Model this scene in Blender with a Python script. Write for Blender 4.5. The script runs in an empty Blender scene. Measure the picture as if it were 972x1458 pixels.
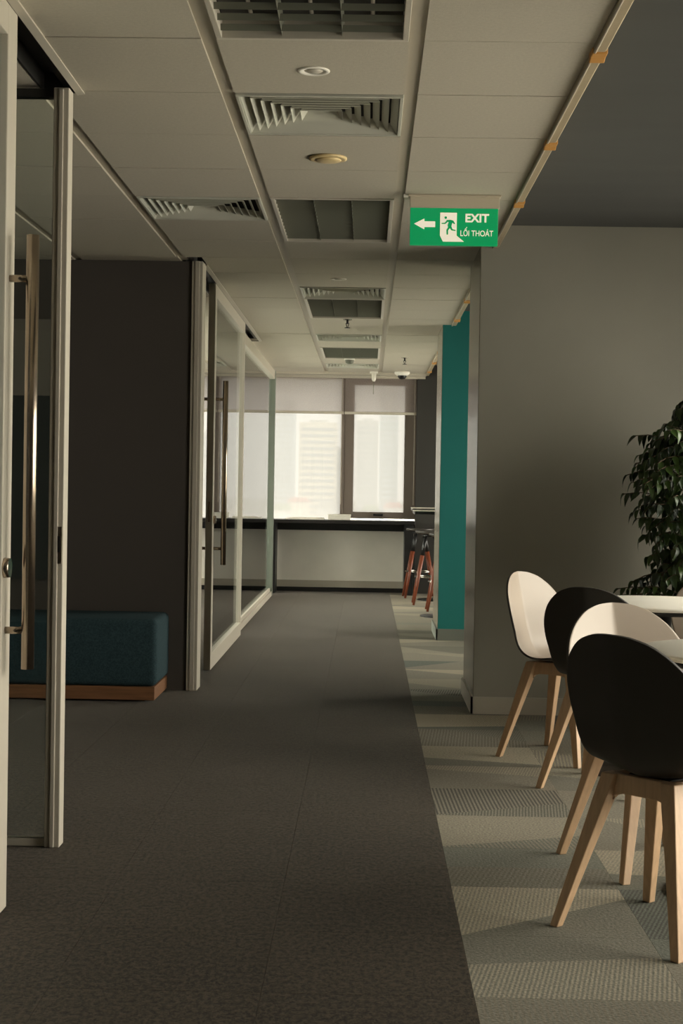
import bpy, bmesh, math, random
from mathutils import Vector, Matrix
random.seed(7)
PI = math.pi
scene = bpy.context.scene
COL = scene.collection

# ------------------------------------------------------------------ camera
CAM_H = 1.187
F_PX, ROLL = 2180.0, 0.0165
vx, vy = 523 - 486, 729 - 695            # where the corridor's direction meets the frame, from its centre
Yc = Vector((vx / F_PX, vy / F_PX, -1)).normalized()
sr, cr = math.sin(ROLL), math.cos(ROLL)
Zc = Vector((sr, cr, (vx * sr + vy * cr) / F_PX)).normalized()
Xc = Yc.cross(Zc)
cam = bpy.data.cameras.new('camera')
cam.sensor_fit = 'VERTICAL'; cam.sensor_height = 36.0
cam.lens = F_PX / 1458 * 36.0
cam.clip_start = 0.05; cam.clip_end = 6000
camo = bpy.data.objects.new('camera', cam); COL.objects.link(camo)
camo.matrix_world = Matrix(((Xc.x, Xc.y, Xc.z, 0), (Yc.x, Yc.y, Yc.z, 0), (Zc.x, Zc.y, Zc.z, CAM_H), (0, 0, 0, 1)))
scene.camera = camo

# ------------------------------------------------------------------ world, light, exposure
W = bpy.data.worlds.new('overcast_sky'); scene.world = W
W.use_nodes = True
bg = W.node_tree.nodes['Background']
SKY = 6.8                                   # overcast sky: the zenith about three times the horizon
_n = W.node_tree.nodes; _l = W.node_tree.links
_g = _n.new('ShaderNodeTexCoord'); _s = _n.new('ShaderNodeSeparateXYZ'); _l.new(_g.outputs['Generated'], _s.inputs[0])
_m = _n.new('ShaderNodeMath'); _m.operation = 'MAXIMUM'; _m.inputs[1].default_value = 0.0; _l.new(_s.outputs[2], _m.inputs[0])
_k = _n.new('ShaderNodeMath'); _k.operation = 'MULTIPLY_ADD'; _k.inputs[1].default_value = 2.0 * SKY; _k.inputs[2].default_value = SKY
_l.new(_m.outputs[0], _k.inputs[0]); _l.new(_k.outputs[0], bg.inputs[1])
bg.inputs[0].default_value = (1.0, 0.95, 0.84, 1)
vs = scene.view_settings
vs.view_transform = 'Standard'; vs.look = 'None'; vs.gamma = 1.0; vs.use_curve_mapping = False
vs.exposure = 0.0

def portal(name, loc, rot, sx, sy):
    l = bpy.data.lights.new(name, 'AREA'); l.shape = 'RECTANGLE'; l.size = sx; l.size_y = sy
    l.cycles.is_portal = True
    o = bpy.data.objects.new(name, l); COL.objects.link(o); o.location = loc; o.rotation_euler = rot
    return o
X_E = 2.75                                  # inner face of the window wall on the right
EAST = [(2.7, 7.8), (9.5, 11.85), (13.5, 17.2)]    # its openings (y from, to)
X_M = -2.9                                 # outer wall of the meeting room
WEST = (11.2, 17.2)                         # unseen meeting-room windows on the left, added to brighten the far end
WZ0, WZ1 = 0.12, 2.56
for a, b in EAST:
    portal('window_portal', (X_E + 0.32, (a + b) / 2, (WZ0 + WZ1) / 2), (0, PI / 2, 0), WZ1 - WZ0, b - a)
portal('window_portal', (X_M - 0.22, (WEST[0] + WEST[1]) / 2, (WZ0 + WZ1) / 2), (0, -PI / 2, 0), WZ1 - WZ0, WEST[1] - WEST[0])
portal('window_portal', (-1.7, 17.75, 1.62), (-PI / 2, 0, 0), 4.5, 1.6)

# ------------------------------------------------------------------ materials
def srgb(r, g, b):
    f = lambda c: (c / 255 / 12.92) if c / 255 <= 0.04045 else ((c / 255 + 0.055) / 1.055) ** 2.4
    return (f(r), f(g), f(b), 1)

class NT:
    def __init__(s, name):
        s.m = bpy.data.materials.new(name); s.m.use_nodes = True
        s.t = s.m.node_tree; s.b = s.t.nodes['Principled BSDF']; s.o = s.t.nodes['Material Output']
    def n(s, typ, **k):
        q = s.t.nodes.new(typ)
        for a, v in k.items():
            if a.startswith('_'): setattr(q, a[1:], v)
        return q
    def l(s, a, b): s.t.links.new(a, b)
    def math(s, op, a, b=None, c=None):
        q = s.t.nodes.new('ShaderNodeMath'); q.operation = op
        for i, v in enumerate((a, b, c)):
            if v is None: continue
            if hasattr(v, 'is_linked'): s.l(v, q.inputs[i])
            else: q.inputs[i].default_value = v
        return q.outputs[0]
    def mix(s, f, a, b):
        q = s.t.nodes.new('ShaderNodeMix'); q.data_type = 'RGBA'
        for i, v in ((0, f), (6, a), (7, b)):
            if hasattr(v, 'is_linked'): s.l(v, q.inputs[i])
            else: q.inputs[i].default_value = v
        return q.outputs[2]

def pmat(name, col, rough=0.5, metal=0.0, noise=0.0, scale=20.0, bump=0.0, bscale=200.0, spec=0.5, detail=4, stretch=None, bdist=0.002):
    M = NT(name)
    M.b.inputs['Roughness'].default_value = rough; M.b.inputs['Metallic'].default_value = metal
    M.b.inputs['Specular IOR Level'].default_value = spec
    M.b.inputs['Base Color'].default_value = col
    tc = M.n('ShaderNodeTexCoord')
    vec = tc.outputs['Object']
    if stretch:
        mp = M.n('ShaderNodeMapping'); mp.inputs['Scale'].default_value = stretch
        M.l(vec, mp.inputs[0]); vec = mp.outputs[0]
    if noise:
        nz = M.n('ShaderNodeTexNoise'); nz.inputs['Scale'].default_value = scale; nz.inputs['Detail'].default_value = detail
        M.l(vec, nz.inputs['Vector'])
        lo = tuple(c * (1 - noise) for c in col[:3]) + (1,); hi = tuple(min(1, c * (1 + noise)) for c in col[:3]) + (1,)
        f = M.math('MULTIPLY_ADD', nz.outputs[0], 2.4, -0.7)
        cl = M.n('ShaderNodeClamp'); M.l(f, cl.inputs[0])
        M.l(M.mix(cl.outputs[0], lo, hi), M.b.inputs['Base Color'])
    if bump:
        nb = M.n('ShaderNodeTexNoise'); nb.inputs['Scale'].default_value = bscale; nb.inputs['Detail'].default_value = 3
        M.l(vec, nb.inputs['Vector'])
        bp = M.n('ShaderNodeBump'); bp.inputs['Strength'].default_value = bump; bp.inputs['Distance'].default_value = bdist
        M.l(nb.outputs[0], bp.inputs['Height']); M.l(bp.outputs[0], M.b.inputs['Normal'])
    return M.m

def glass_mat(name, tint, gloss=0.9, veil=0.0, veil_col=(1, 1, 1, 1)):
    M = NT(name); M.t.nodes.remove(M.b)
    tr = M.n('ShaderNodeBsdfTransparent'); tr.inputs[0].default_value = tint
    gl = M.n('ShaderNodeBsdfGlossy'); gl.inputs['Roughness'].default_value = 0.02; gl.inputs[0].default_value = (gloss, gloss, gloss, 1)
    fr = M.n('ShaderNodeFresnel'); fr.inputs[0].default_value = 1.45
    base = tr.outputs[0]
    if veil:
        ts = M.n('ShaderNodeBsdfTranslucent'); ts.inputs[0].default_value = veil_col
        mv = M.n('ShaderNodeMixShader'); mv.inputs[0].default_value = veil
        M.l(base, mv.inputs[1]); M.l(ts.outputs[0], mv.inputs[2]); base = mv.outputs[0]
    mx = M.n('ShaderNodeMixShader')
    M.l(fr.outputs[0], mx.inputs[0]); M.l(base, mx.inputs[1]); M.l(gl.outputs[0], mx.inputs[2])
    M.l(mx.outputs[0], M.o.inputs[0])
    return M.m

def emit_mat(name, col, st):
    M = NT(name)
    M.b.inputs['Base Color'].default_value = col; M.b.inputs['Roughness'].default_value = 0.4
    M.b.inputs['Emission Color'].default_value = col; M.b.inputs['Emission Strength'].default_value = st
    return M.m

def carpet_dark():
    M = NT('brown_loop_carpet')
    geo = M.n('ShaderNodeNewGeometry'); oi = M.n('ShaderNodeObjectInfo')
    n1 = M.n('ShaderNodeTexNoise'); n1.inputs['Scale'].default_value = 80; n1.inputs['Detail'].default_value = 6; n1.inputs['Roughness'].default_value = 0.8
    n2 = M.n('ShaderNodeTexNoise'); n2.inputs['Scale'].default_value = 1.7; n2.inputs['Detail'].default_value = 4
    mp = M.n('ShaderNodeMapping'); mp.inputs['Scale'].default_value = (1, 0.55, 1)
    M.l(geo.outputs['Position'], mp.inputs[0])
    M.l(mp.outputs[0], n1.inputs['Vector']); M.l(geo.outputs['Position'], n2.inputs['Vector'])
    f = M.math('MULTIPLY_ADD', n1.outputs[0], 6.5, -2.75)
    f = M.math('ADD', f, M.math('MULTIPLY_ADD', n2.outputs[0], 0.5, -0.25))
    f = M.math('ADD', f, M.math('MULTIPLY_ADD', oi.outputs['Random'], 0.12, -0.06))
    cl = M.n('ShaderNodeClamp'); M.l(f, cl.inputs[0])
    M.l(M.mix(cl.outputs[0], srgb(20, 18, 15), srgb(68, 60, 49)), M.b.inputs['Base Color'])
    M.b.inputs['Roughness'].default_value = 0.7; M.b.inputs['Specular IOR Level'].default_value = 0.12
    M.b.inputs['Sheen Weight'].default_value = 0.3; M.b.inputs['Sheen Roughness'].default_value = 0.14; M.b.inputs['Sheen Tint'].default_value = (1, 0.92, 0.8, 1)
    bp = M.n('ShaderNodeBump'); bp.inputs['Strength'].default_value = 0.7; bp.inputs['Distance'].default_value = 0.004
    M.l(n1.outputs[0], bp.inputs['Height']); M.l(bp.outputs[0], M.b.inputs['Normal'])
    return M.m

def carpet_grey():
    # modular carpet tile: each tile draws its own facet line, stripe direction and tones
    M = NT('striped_grey_carpet')
    tc = M.n('ShaderNodeTexCoord'); oi = M.n('ShaderNodeObjectInfo')
    wn = M.n('ShaderNodeTexWhiteNoise'); wn.noise_dimensions = '1D'
    M.l(M.math('MULTIPLY', oi.outputs['Random'], 913.7), wn.inputs['W'])
    sc = M.n('ShaderNodeSeparateColor'); M.l(wn.outputs['Color'], sc.inputs[0])
    r1, r2, r3 = sc.outputs[0], sc.outputs[1], sc.outputs[2]
    sx = M.n('ShaderNodeSeparateXYZ'); M.l(tc.outputs['Object'], sx.inputs[0])
    x, y = sx.outputs[0], sx.outputs[1]
    r4 = M.math('FRACT', M.math('MULTIPLY', r1, 7.31)); r5 = M.math('FRACT', M.math('MULTIPLY', r2, 5.77)); r6 = M.math('FRACT', M.math('MULTIPLY', r3, 9.13))
    # facet
    fa = M.math('MULTIPLY_ADD', r1, 1.7, 0.75)
    d = M.math('ADD', M.math('MULTIPLY', x, M.math('COSINE', fa)), M.math('MULTIPLY', y, M.math('SINE', fa)))
    mask = M.math('GREATER_THAN', d, M.math('MULTIPLY_ADD', r2, 0.3, -0.15))
    # stripes, two directions
    def stripes(ang, period):
        u = M.math('ADD', M.math('MULTIPLY', x, M.math('COSINE', ang)), M.math('MULTIPLY', y, M.math('SINE', ang)))
        s = M.math('SINE', M.math('MULTIPLY', u, 2 * PI / period))
        return M.math('SMOOTH_MIN', M.math('MULTIPLY_ADD', s, 1.3, 0.5), 1.0, 0.3)
    sA = stripes(M.math('MULTIPLY_ADD', r3, 0.9, -0.45), 0.0145)
    sB = stripes(M.math('MULTIPLY_ADD', r4, 0.5, -0.35), 0.0115)
    on_a = M.math('GREATER_THAN', r5, 0.30); on_b = M.math('GREATER_THAN', r6, 0.5)
    aA = M.math('MULTIPLY', on_a, M.math('MULTIPLY_ADD', r4, 0.5, 0.5))
    aB = M.math('MULTIPLY', on_b, 0.6)
    st = M.n('ShaderNodeMix'); M.l(mask, st.inputs[0]); M.l(M.math('MULTIPLY', sA, aA), st.inputs[2]); M.l(M.math('MULTIPLY', sB, aB), st.inputs[3])
    n1 = M.n('ShaderNodeTexNoise'); n1.inputs['Scale'].default_value = 120; n1.inputs['Detail'].default_value = 3
    M.l(tc.outputs['Object'], n1.inputs['Vector'])
    baseA = M.mix(r2, srgb(98, 98, 89), srgb(128, 122, 108))
    baseB = M.mix(r3, srgb(90, 94, 87), srgb(146, 138, 120))
    base = M.mix(mask, baseA, baseB)
    dark = M.mix(r5, srgb(168, 157, 136), srgb(48, 49, 46))
    c = M.mix(st.outputs[0], base, dark)
    g = M.n('ShaderNodeMix'); g.data_type = 'RGBA'; g.blend_type = 'MULTIPLY'; g.inputs[0].default_value = 1
    M.l(c, g.inputs[6])
    k = M.math('MULTIPLY_ADD', n1.outputs[0], 1.5, 0.25)
    cc = M.n('ShaderNodeCombineColor'); [M.l(k, cc.inputs[i]) for i in range(3)]
    M.l(cc.outputs[0], g.inputs[7]); M.l(g.outputs[2], M.b.inputs['Base Color'])
    M.b.inputs['Roughness'].default_value = 0.75; M.b.inputs['Specular IOR Level'].default_value = 0.15
    M.b.inputs['Sheen Weight'].default_value = 0.02; M.b.inputs['Sheen Roughness'].default_value = 0.3; M.b.inputs['Sheen Tint'].default_value = (1, 0.92, 0.8, 1)
    bp = M.n('ShaderNodeBump'); bp.inputs['Strength'].default_value = 0.6; bp.inputs['Distance'].default_value = 0.003
    M.l(n1.outputs[0], bp.inputs['Height']); M.l(bp.outputs[0], M.b.inputs['Normal'])
    return M.m

def blind_mat():
    M = NT('blind_screen_fabric'); M.t.nodes.remove(M.b)
    tr = M.n('ShaderNodeBsdfTransparent'); ts = M.n('ShaderNodeBsdfTranslucent'); df = M.n('ShaderNodeBsdfDiffuse')
    tc = M.n('ShaderNodeTexCoord'); nz = M.n('ShaderNodeTexNoise'); nz.inputs['Scale'].default_value = 130
    M.l(tc.outputs['Object'], nz.inputs['Vector'])
    c = M.mix(nz.outputs[0], srgb(190, 178, 172), srgb(245, 234, 228))
    M.l(c, ts.inputs[0]); M.l(c, df.inputs[0])
    a = M.n('ShaderNodeMixShader'); a.inputs[0].default_value = 0.25
    M.l(ts.outputs[0], a.inputs[1]); M.l(df.outputs[0], a.inputs[2])
    b = M.n('ShaderNodeMixShader'); b.inputs[0].default_value = 0.52
    M.l(a.outputs[0], b.inputs[1]); M.l(tr.outputs[0], b.inputs[2]); M.l(b.outputs[0], M.o.inputs[0])
    return M.m

def leaf_mat():
    M = NT('ficus_leaf')
    oi = M.n('ShaderNodeObjectInfo'); geo = M.n('ShaderNodeNewGeometry')
    r = M.math('FRACT', M.math('ADD', oi.outputs['Random'], geo.outputs['Random Per Island']))
    c = M.mix(r, srgb(20, 36, 14), srgb(64, 86, 36))
    M.l(c, M.b.inputs['Base Color'])
    M.b.inputs['Roughness'].default_value = 0.32
    return M.m

m_ceil = pmat('ceiling_tile_white', srgb(190, 182, 164), 0.9, noise=0.05, scale=90, bump=0.35, bscale=220)
m_grid = pmat('ceiling_grid_metal', srgb(186, 176, 157), 0.5)
m_gap = pmat('ceiling_void_dark', srgb(34, 31, 28), 0.9)
m_dceil = pmat('dark_grey_ceiling_paint', srgb(82, 82, 78), 0.8, noise=0.08, scale=1.5, stretch=(0.5, 2.5, 1), bump=0.1, bscale=60)
m_wgrey = pmat('charcoal_wall_paint', srgb(146, 142, 129), 0.75, noise=0.03, scale=3, bump=0.15, bscale=320)
m_wleft = pmat('dark_brown_wall_paint', srgb(80, 74, 68), 0.8, noise=0.03, scale=3, bump=0.2, bscale=300)
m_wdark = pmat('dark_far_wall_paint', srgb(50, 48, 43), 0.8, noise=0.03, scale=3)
m_teal = pmat('teal_wall_paint', srgb(16, 112, 106), 0.75, noise=0.04, scale=4, bump=0.15, bscale=300)
m_pier = pmat('satin_taupe_paint', srgb(120, 112, 97), 0.25, noise=0.03, scale=3)
m_cream = pmat('cream_wall_paint', srgb(234, 228, 214), 0.8, noise=0.03, scale=5, bump=0.1, bscale=250)
m_base = pmat('skirting_paint', srgb(172, 164, 148), 0.5)
m_baseg = pmat('skirting_paint_grey', srgb(112, 116, 106), 0.5)
m_alu = pmat('powder_coated_aluminium', srgb(196, 188, 172), 0.42)
m_alug = pmat('grey_green_aluminium', srgb(112, 118, 106), 0.4)
m_alud = pmat('dark_anodised_aluminium', srgb(44, 43, 40), 0.45)  # dark aluminium of the head tracks, top rail and light backings
m_steel = pmat('brushed_steel', srgb(186, 170, 152), 0.24, metal=1.0, noise=0.05, scale=40, stretch=(60, 60, 1))
m_frame = pmat('dark_bronze_window_frame', srgb(112, 101, 91), 0.45)
m_glass = glass_mat('partition_glass', (0.945, 0.975, 0.96, 1), 0.9)
m_pane = glass_mat('window_pane_inner', (0.98, 0.98, 0.98, 1), 0.6)
m_haze = glass_mat('pane_haze_veil', (0.045, 0.046, 0.047, 1), 0.4, veil=0.105, veil_col=(1, 1, 0.98, 1))  # outdoor haze put into the pane as a milky veil, with a dimming tint
m_cdark = carpet_dark(); m_cgrey = carpet_grey()
m_blind = blind_mat()
m_shell_in = pmat('cream_chair_plastic', srgb(167, 154, 139), 0.42, noise=0.02, scale=10)
m_shell_out = pmat('charcoal_chair_plastic', srgb(56, 53, 48), 0.55, bump=0.1, bscale=500)
m_beech = pmat('beech_wood', srgb(196, 163, 128), 0.45, noise=0.10, scale=9, stretch=(9, 9, 0.6), bump=0.05, bscale=60)
m_plinth = pmat('oak_plinth_wood', srgb(132, 92, 62), 0.45, noise=0.2, scale=8, stretch=(0.7, 8, 10))
m_fabric = pmat('teal_bench_fabric', srgb(48, 66, 70), 0.9, noise=0.28, scale=130, bump=0.5, bscale=260, spec=0.15)
m_white = pmat('white_laminate', srgb(240, 235, 222), 0.6, spec=0.08)
m_black = pmat('black_metal', srgb(24, 23, 22), 0.4)
m_blackw = pmat('black_counter_laminate', srgb(34, 32, 30), 0.35)
m_redwood = pmat('reddish_stool_wood', srgb(112, 54, 30), 0.4, noise=0.15, scale=12, stretch=(8, 8, 1))
m_chrome = pmat('chrome', srgb(190, 186, 178), 0.15, metal=1.0)
m_seatblk = pmat('dark_stool_seat', srgb(70, 66, 62), 0.25)
m_louvre = pmat('louvre_aluminium', srgb(122, 122, 108), 0.35, metal=0.2)
m_vane = pmat('diffuser_aluminium', srgb(196, 194, 178), 0.4)
m_yellow = pmat('aged_plastic', srgb(214, 190, 140), 0.5)
m_clip = pmat('amber_clip_plastic', srgb(206, 150, 80), 0.45)
m_edge = pmat('ceiling_edge_trim', srgb(184, 168, 138), 0.45, noise=0.08, scale=8)
m_leaf = leaf_mat()
m_bark = pmat('ficus_bark', srgb(84, 68, 50), 0.85, noise=0.3, scale=30)
m_pot = pmat('charcoal_planter', srgb(60, 58, 56), 0.6)
m_soil = pmat('potting_soil', srgb(46, 36, 28), 0.95, noise=0.3, scale=60, bump=0.6, bscale=80)
m_green = emit_mat('lit_green_sign', srgb(0, 150, 88), 0.5)
m_letter = emit_mat('lit_white_sign_print', srgb(232, 222, 200), 0.62)
m_signbody = pmat('sign_housing', srgb(206, 194, 172), 0.5)
m_panel_pale = pmat('panel_pale', srgb(120, 114, 104), 0.6)
m_panel_dark = pmat('panel_dark', srgb(54, 58, 56), 0.5)

# ------------------------------------------------------------------ mesh helpers
class MB:
    def __init__(s): s.b = bmesh.new()
    def box(s, x0, x1, y0, y1, z0, z1, mi=0):
        v = [s.b.verts.new(p) for p in ((x0,y0,z0),(x1,y0,z0),(x1,y1,z0),(x0,y1,z0),(x0,y0,z1),(x1,y0,z1),(x1,y1,z1),(x0,y1,z1))]
        for q in ((3,2,1,0),(4,5,6,7),(0,1,5,4),(1,2,6,5),(2,3,7,6),(3,0,4,7)):
            f = s.b.faces.new([v[i] for i in q]); f.material_index = mi
        return s
    def rings(s, rings, cap=True, mi=0, closed=True, smooth=True):
        R = [[s.b.verts.new(p) for p in r] for r in rings]; n = len(R[0])
        for a, b in zip(R, R[1:]):
            for i in range(n if closed else n - 1):
                j = (i + 1) % n
                f = s.b.faces.new((a[i], a[j], b[j], b[i])); f.material_index = mi; f.smooth = smooth
        if cap:
            for r, rev in ((R[0], True), (R[-1], False)):
                f = s.b.faces.new(list(reversed(r)) if rev else r); f.material_index = mi
        return s
    def cyl(s, p0, p1, r0, r1=None, n=16, mi=0):
        r1 = r0 if r1 is None else r1
        p0, p1 = Vector(p0), Vector(p1); d = (p1 - p0).normalized()
        a = d.orthogonal().normalized(); b = d.cross(a)
        return s.rings([[p + (a * math.cos(2*PI*k/n) + b * math.sin(2*PI*k/n)) * r for k in range(n)] for p, r in ((p0, r0), (p1, r1))], mi=mi)
    def lathe(s, prof, c=(0, 0, 0), n=24, mi=0):
        return s.rings([[(c[0] + r*math.cos(2*PI*k/n), c[1] + r*math.sin(2*PI*k/n), c[2] + z) for k in range(n)] for r, z in prof], mi=mi)
    def prism(s, pts, axis, a, b, mi=0):
        def P(u, v, w): return {'x': (w, u, v), 'y': (u, w, v), 'z': (u, v, w)}[axis]
        return s.rings([[P(u, v, a) for u, v in pts], [P(u, v, b) for u, v in pts]], mi=mi, smooth=False)
    def torus(s, c, R, r, n=28, m=8):
        T = []
        for k in range(n + 1):
            a = 2*PI*k/n
            T.append([(c[0] + (R + r*math.cos(2*PI*j/m))*math.cos(a), c[1] + (R + r*math.cos(2*PI*j/m))*math.sin(a), c[2] + r*math.sin(2*PI*j/m)) for j in range(m)])
        return s.rings(T, cap=False)
    def mesh(s, name, mats):
        bmesh.ops.recalc_face_normals(s.b, faces=s.b.faces)
        me = bpy.data.meshes.new(name); s.b.to_mesh(me); s.b.free()
        for m in (mats if isinstance(mats, (list, tuple)) else [mats]): me.materials.append(m)
        return me
    def build(s, name, mats, parent=None, bevel=0, seg=2):
        return link(name, s.mesh(name, mats), parent, bevel, seg)

def link(name, me, parent=None, bevel=0, seg=2):
    o = bpy.data.objects.new(name, me); COL.objects.link(o)
    if parent: o.parent = parent
    if bevel:
        q = o.modifiers.new('bevel', 'BEVEL'); q.width = bevel; q.segments = seg; q.limit_method = 'ANGLE'
    return o
def tag(o, label=None, cat=None, group=None, kind=None):
    if label: o['label'] = label
    if cat: o['category'] = cat
    if group: o['group'] = group
    if kind: o['kind'] = kind
    return o
def thing(name, label, cat, loc=(0, 0, 0), rz=0, group=None):
    o = bpy.data.objects.new(name, None); COL.objects.link(o); o.empty_display_size = 0.1
    o.location = loc; o.rotation_euler = (0, 0, rz)
    return tag(o, label, cat, group)
def struct(name, mb, mats, label=None, bevel=0):
    return tag(mb.build(name, mats, None, bevel), label, None, None, 'structure')
def kids(o): return [c for c in COL.objects if c.parent == o]
def dup(root, loc, rz, label, group=None):
    r = root.copy(); COL.objects.link(r); r.location = loc; r.rotation_euler = (0, 0, rz); r['label'] = label
    if group: r['group'] = group
    for ch in kids(root):
        c = ch.copy(); COL.objects.link(c); c.parent = r
        for g in kids(ch):
            d = g.copy(); COL.objects.link(d); d.parent = c
    return r

# ------------------------------------------------------------------ room shell
ZC = 2.477                    # underside of the tiled ceiling
ZD = 2.586                    # dark ceiling over the seating area
YF = 17.45                    # far wall
X_W, Y_B = -4.0, -3.0

floor = struct('floor', MB().box(X_W - 0.2, X_E + 0.4, Y_B - 0.2, YF + 0.3, -0.2, -0.008), m_cdark, 'carpeted office floor, brown corridor beside grey tiles')
XB = 0.27
# brown carpet tiles of the corridor (half metre squares), then the plain remainder
me = MB().box(-0.2495, 0.2495, -0.2495, 0.2495, -0.008, 0).mesh('brown_carpet_tile', m_cdark)
for i in range(4):
    for j in range(29):
        y = 3.07 + 0.5 * j + 0.25
        if y > YF: continue
        o = link('brown_carpet_tile', me, floor); o.location = (XB - 0.25 - 0.5 * i, y, 0)
MB().box(X_W, XB - 2.0005, 3.07, YF - 0.02, -0.008, 0).box(X_W, XB - 0.0005, Y_B, 3.0695, -0.008, 0).build('carpet_field', m_cdark, floor)
me = MB().box(-0.2498, 0.2498, -0.2498, 0.2498, -0.008, 0).mesh('grey_carpet_tile', m_cgrey)
rt = random.Random(11)
for j in range(29):
    for i in range(5 if j < 12 else 3):
        y = 3.07 + 0.5 * j + 0.25
        if y > YF: continue
        o = link('grey_carpet_tile', me, floor); o.location = (XB + 0.25 + 0.5 * i, y, 0)
        o.rotation_euler[2] = rt.choice((0, 0, 0, PI))
MB().box(XB + 2.5005, X_E, 3.07, 9.07, -0.008, 0).box(XB + 1.5005, X_E, 9.0705, YF - 0.02, -0.008, 0).box(XB + 0.0005, X_E, Y_B, 3.0695, -0.008, 0).build('grey_carpet_field', m_cgrey, floor)

# ceiling: tiles hang a little below the metal grid
ceiling = struct('ceiling', MB().box(X_W - 0.2, 0.612, Y_B - 0.2, YF + 0.3, 2.545, 2.72), m_gap, 'suspended ceiling of square off-white tiles')
COLX = [-2.895, -2.291, -1.687, -1.083, -0.481, 0.121, 0.634]
ROW0, RP = 4.435 - 3 * 0.604, 0.604
NR = 24
rowy = [ROW0 + RP * k for k in range(NR + 1)]
TW = 0.022                    # half of the visible grid strip
def rowof(y): return int((y - ROW0) / RP + 1e-4)
# special cells in the middle strip (column index 4)
troffer_rows = [(1, 2), (7, 8), (13, 14), (19, 20)]
diff_rows = [4, 12, 17, 22]
skip = set()
for a, b in troffer_rows: skip |= {(4, a), (4, b)}
for r_ in diff_rows: skip.add((4, r_))
skip.add((3, 7))
slots = ((2.0, 5.05), (8.9, 13.55))     # openings in the ceiling above the sliding doors
for ci in range(6):
    for k in range(NR):
        if (ci, k) in skip: continue
        y0, y1 = rowy[k], rowy[k + 1]
        if y0 > YF - 0.35: continue
        y1 = min(y1, YF - 0.33)
        x0, x1 = COLX[ci] + TW, COLX[ci + 1] - (TW if ci < 5 else 0.0)
        if any(a < (y0 + y1) / 2 < b for a, b in slots):
            if ci == 3: x0 = -0.958
            if ci == 2: x1 = -1.095
        dz = random.uniform(-0.0012, 0.0012)
        MB().box(x0, x1, y0 + 0.003, y1 - 0.003, ZC + dz, ZC + 0.014).build('ceiling_tile', m_ceil, ceiling)
MB().box(X_W, COLX[0] - TW, Y_B, YF - 0.3, ZC, ZC + 0.014).box(COLX[0] - TW, COLX[6], Y_B, ROW0, ZC, ZC + 0.014).build('ceiling_field', m_ceil, ceiling)
for x in COLX[1:6]:
    if abs(x + 1.083) < 0.01:
        for a, b in ((5.05, 8.85), (13.55, YF - 0.33)):
            MB().box(x - 0.028, x + 0.028, a, b, ZC + 0.009, ZC + 0.03).build('grid_bar', m_grid, ceiling)
    else:
        MB().box(x - 0.028, x + 0.028, 2.0, YF - 0.33, ZC + 0.009, ZC + 0.03).build('grid_bar', m_grid, ceiling)
# border trim along the window end, with a linear air slot
t = struct('trim_1', MB().box(X_W, 0.634, YF - 0.33, YF - 0.27, 2.452, 2.50).box(X_W, 0.634, YF - 0.12, YF + 0.0, 2.43, 2.50)
           .box(0.12, 0.634, YF - 0.27, YF - 0.12, 2.455, 2.50), m_ceil, 'white border of the ceiling at the far windows')
MB().box(X_W, 0.12, YF - 0.27, YF - 0.12, 2.478, 2.50).build('slot_backing', m_gap, t)
for i in range(3):
    MB().box(-1.9, 0.12, YF - 0.245 + 0.045 * i, YF - 0.237 + 0.045 * i, 2.458, 2.477).build('slot_blade', m_louvre, t)

dark_ceiling = struct('ceiling_right', MB().box(0.612, X_E + 0.4, Y_B - 0.2, YF + 0.3, ZD, 2.72), m_dceil, 'dark grey painted ceiling above the seating area')
for q, (a, b) in enumerate(((1.5, 8.11), (8.94, 12.0), (12.89, YF - 0.02))):
    e = struct('trim_%d' % (q + 2), MB().box(0.636, 0.668, a, b, 2.466, 2.50).box(0.612, 0.622, a, b, 2.50, ZD).box(0.622, 0.632, a, b, 2.482, 2.51), m_edge, 'cream metal edge of the tiled ceiling')
    MB().cyl((0.668, a, 2.474), (0.668, b, 2.474), 0.007, n=8).build('edge_rib', m_edge, e)
    MB().cyl((0.640, a, 2.466), (0.640, b, 2.466), 0.005, n=8).build('edge_bead', m_grid, e)
    y = 4.52 if q == 0 else a + 0.3
    while y < b - 0.1:
        MB().prism([(y - 0.035, 2.461), (y + 0.01, 2.461), (y + 0.035, 2.452), (y + 0.035, 2.482), (y - 0.035, 2.482)], 'x', 0.632, 0.678).build('clip', m_clip, e, 0.003)
        y += 1.17

# walls
struct('wall_left', MB().box(X_W, -1.03, 8.83, 8.97, 0, ZC), m_wleft, 'dark brown wall behind the bench')
struct('wall_right', MB().box(0.580, 0.66, 8.12, 8.93, 0, ZC).box(0.66, X_E, 8.12, 8.93, 0, ZD), [m_wgrey], 'charcoal wall behind the plant')
MB().box(0.577, 0.580, 8.122, 8.928, 0.0, ZC).build('end_panel', m_pier, bpy.data.objects['wall_right'])
b = struct('baseboard_right', MB().box(0.565, X_E, 8.108, 8.12, 0, 0.09).box(0.565, 0.577, 8.108, 8.93, 0, 0.09), m_base, 'pale skirting of the charcoal wall')
struct('wall_middle', MB().box(0.571, 0.66, 12.03, 12.87, 0, ZC).box(0.66, X_E, 12.03, 12.87, 0, ZD), m_teal, 'teal wall end beyond the charcoal wall')
MB().box(0.568, 0.571, 12.032, 12.868, 0, ZC).build('end_panel', m_pier, bpy.data.objects['wall_middle'])
struct('baseboard_middle', MB().box(0.556, X_E, 12.018, 12.03, 0, 0.09).box(0.556, 0.568, 12.018, 12.87, 0, 0.09), m_baseg, 'grey skirting of the teal wall')
struct('wall_far', MB().box(X_M, 0.545, YF, YF + 0.25, 0, 0.80).box(X_M, 0.545, YF, YF + 0.25, 2.43, 2.72), m_cream, 'cream wall under the far windows')
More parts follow.
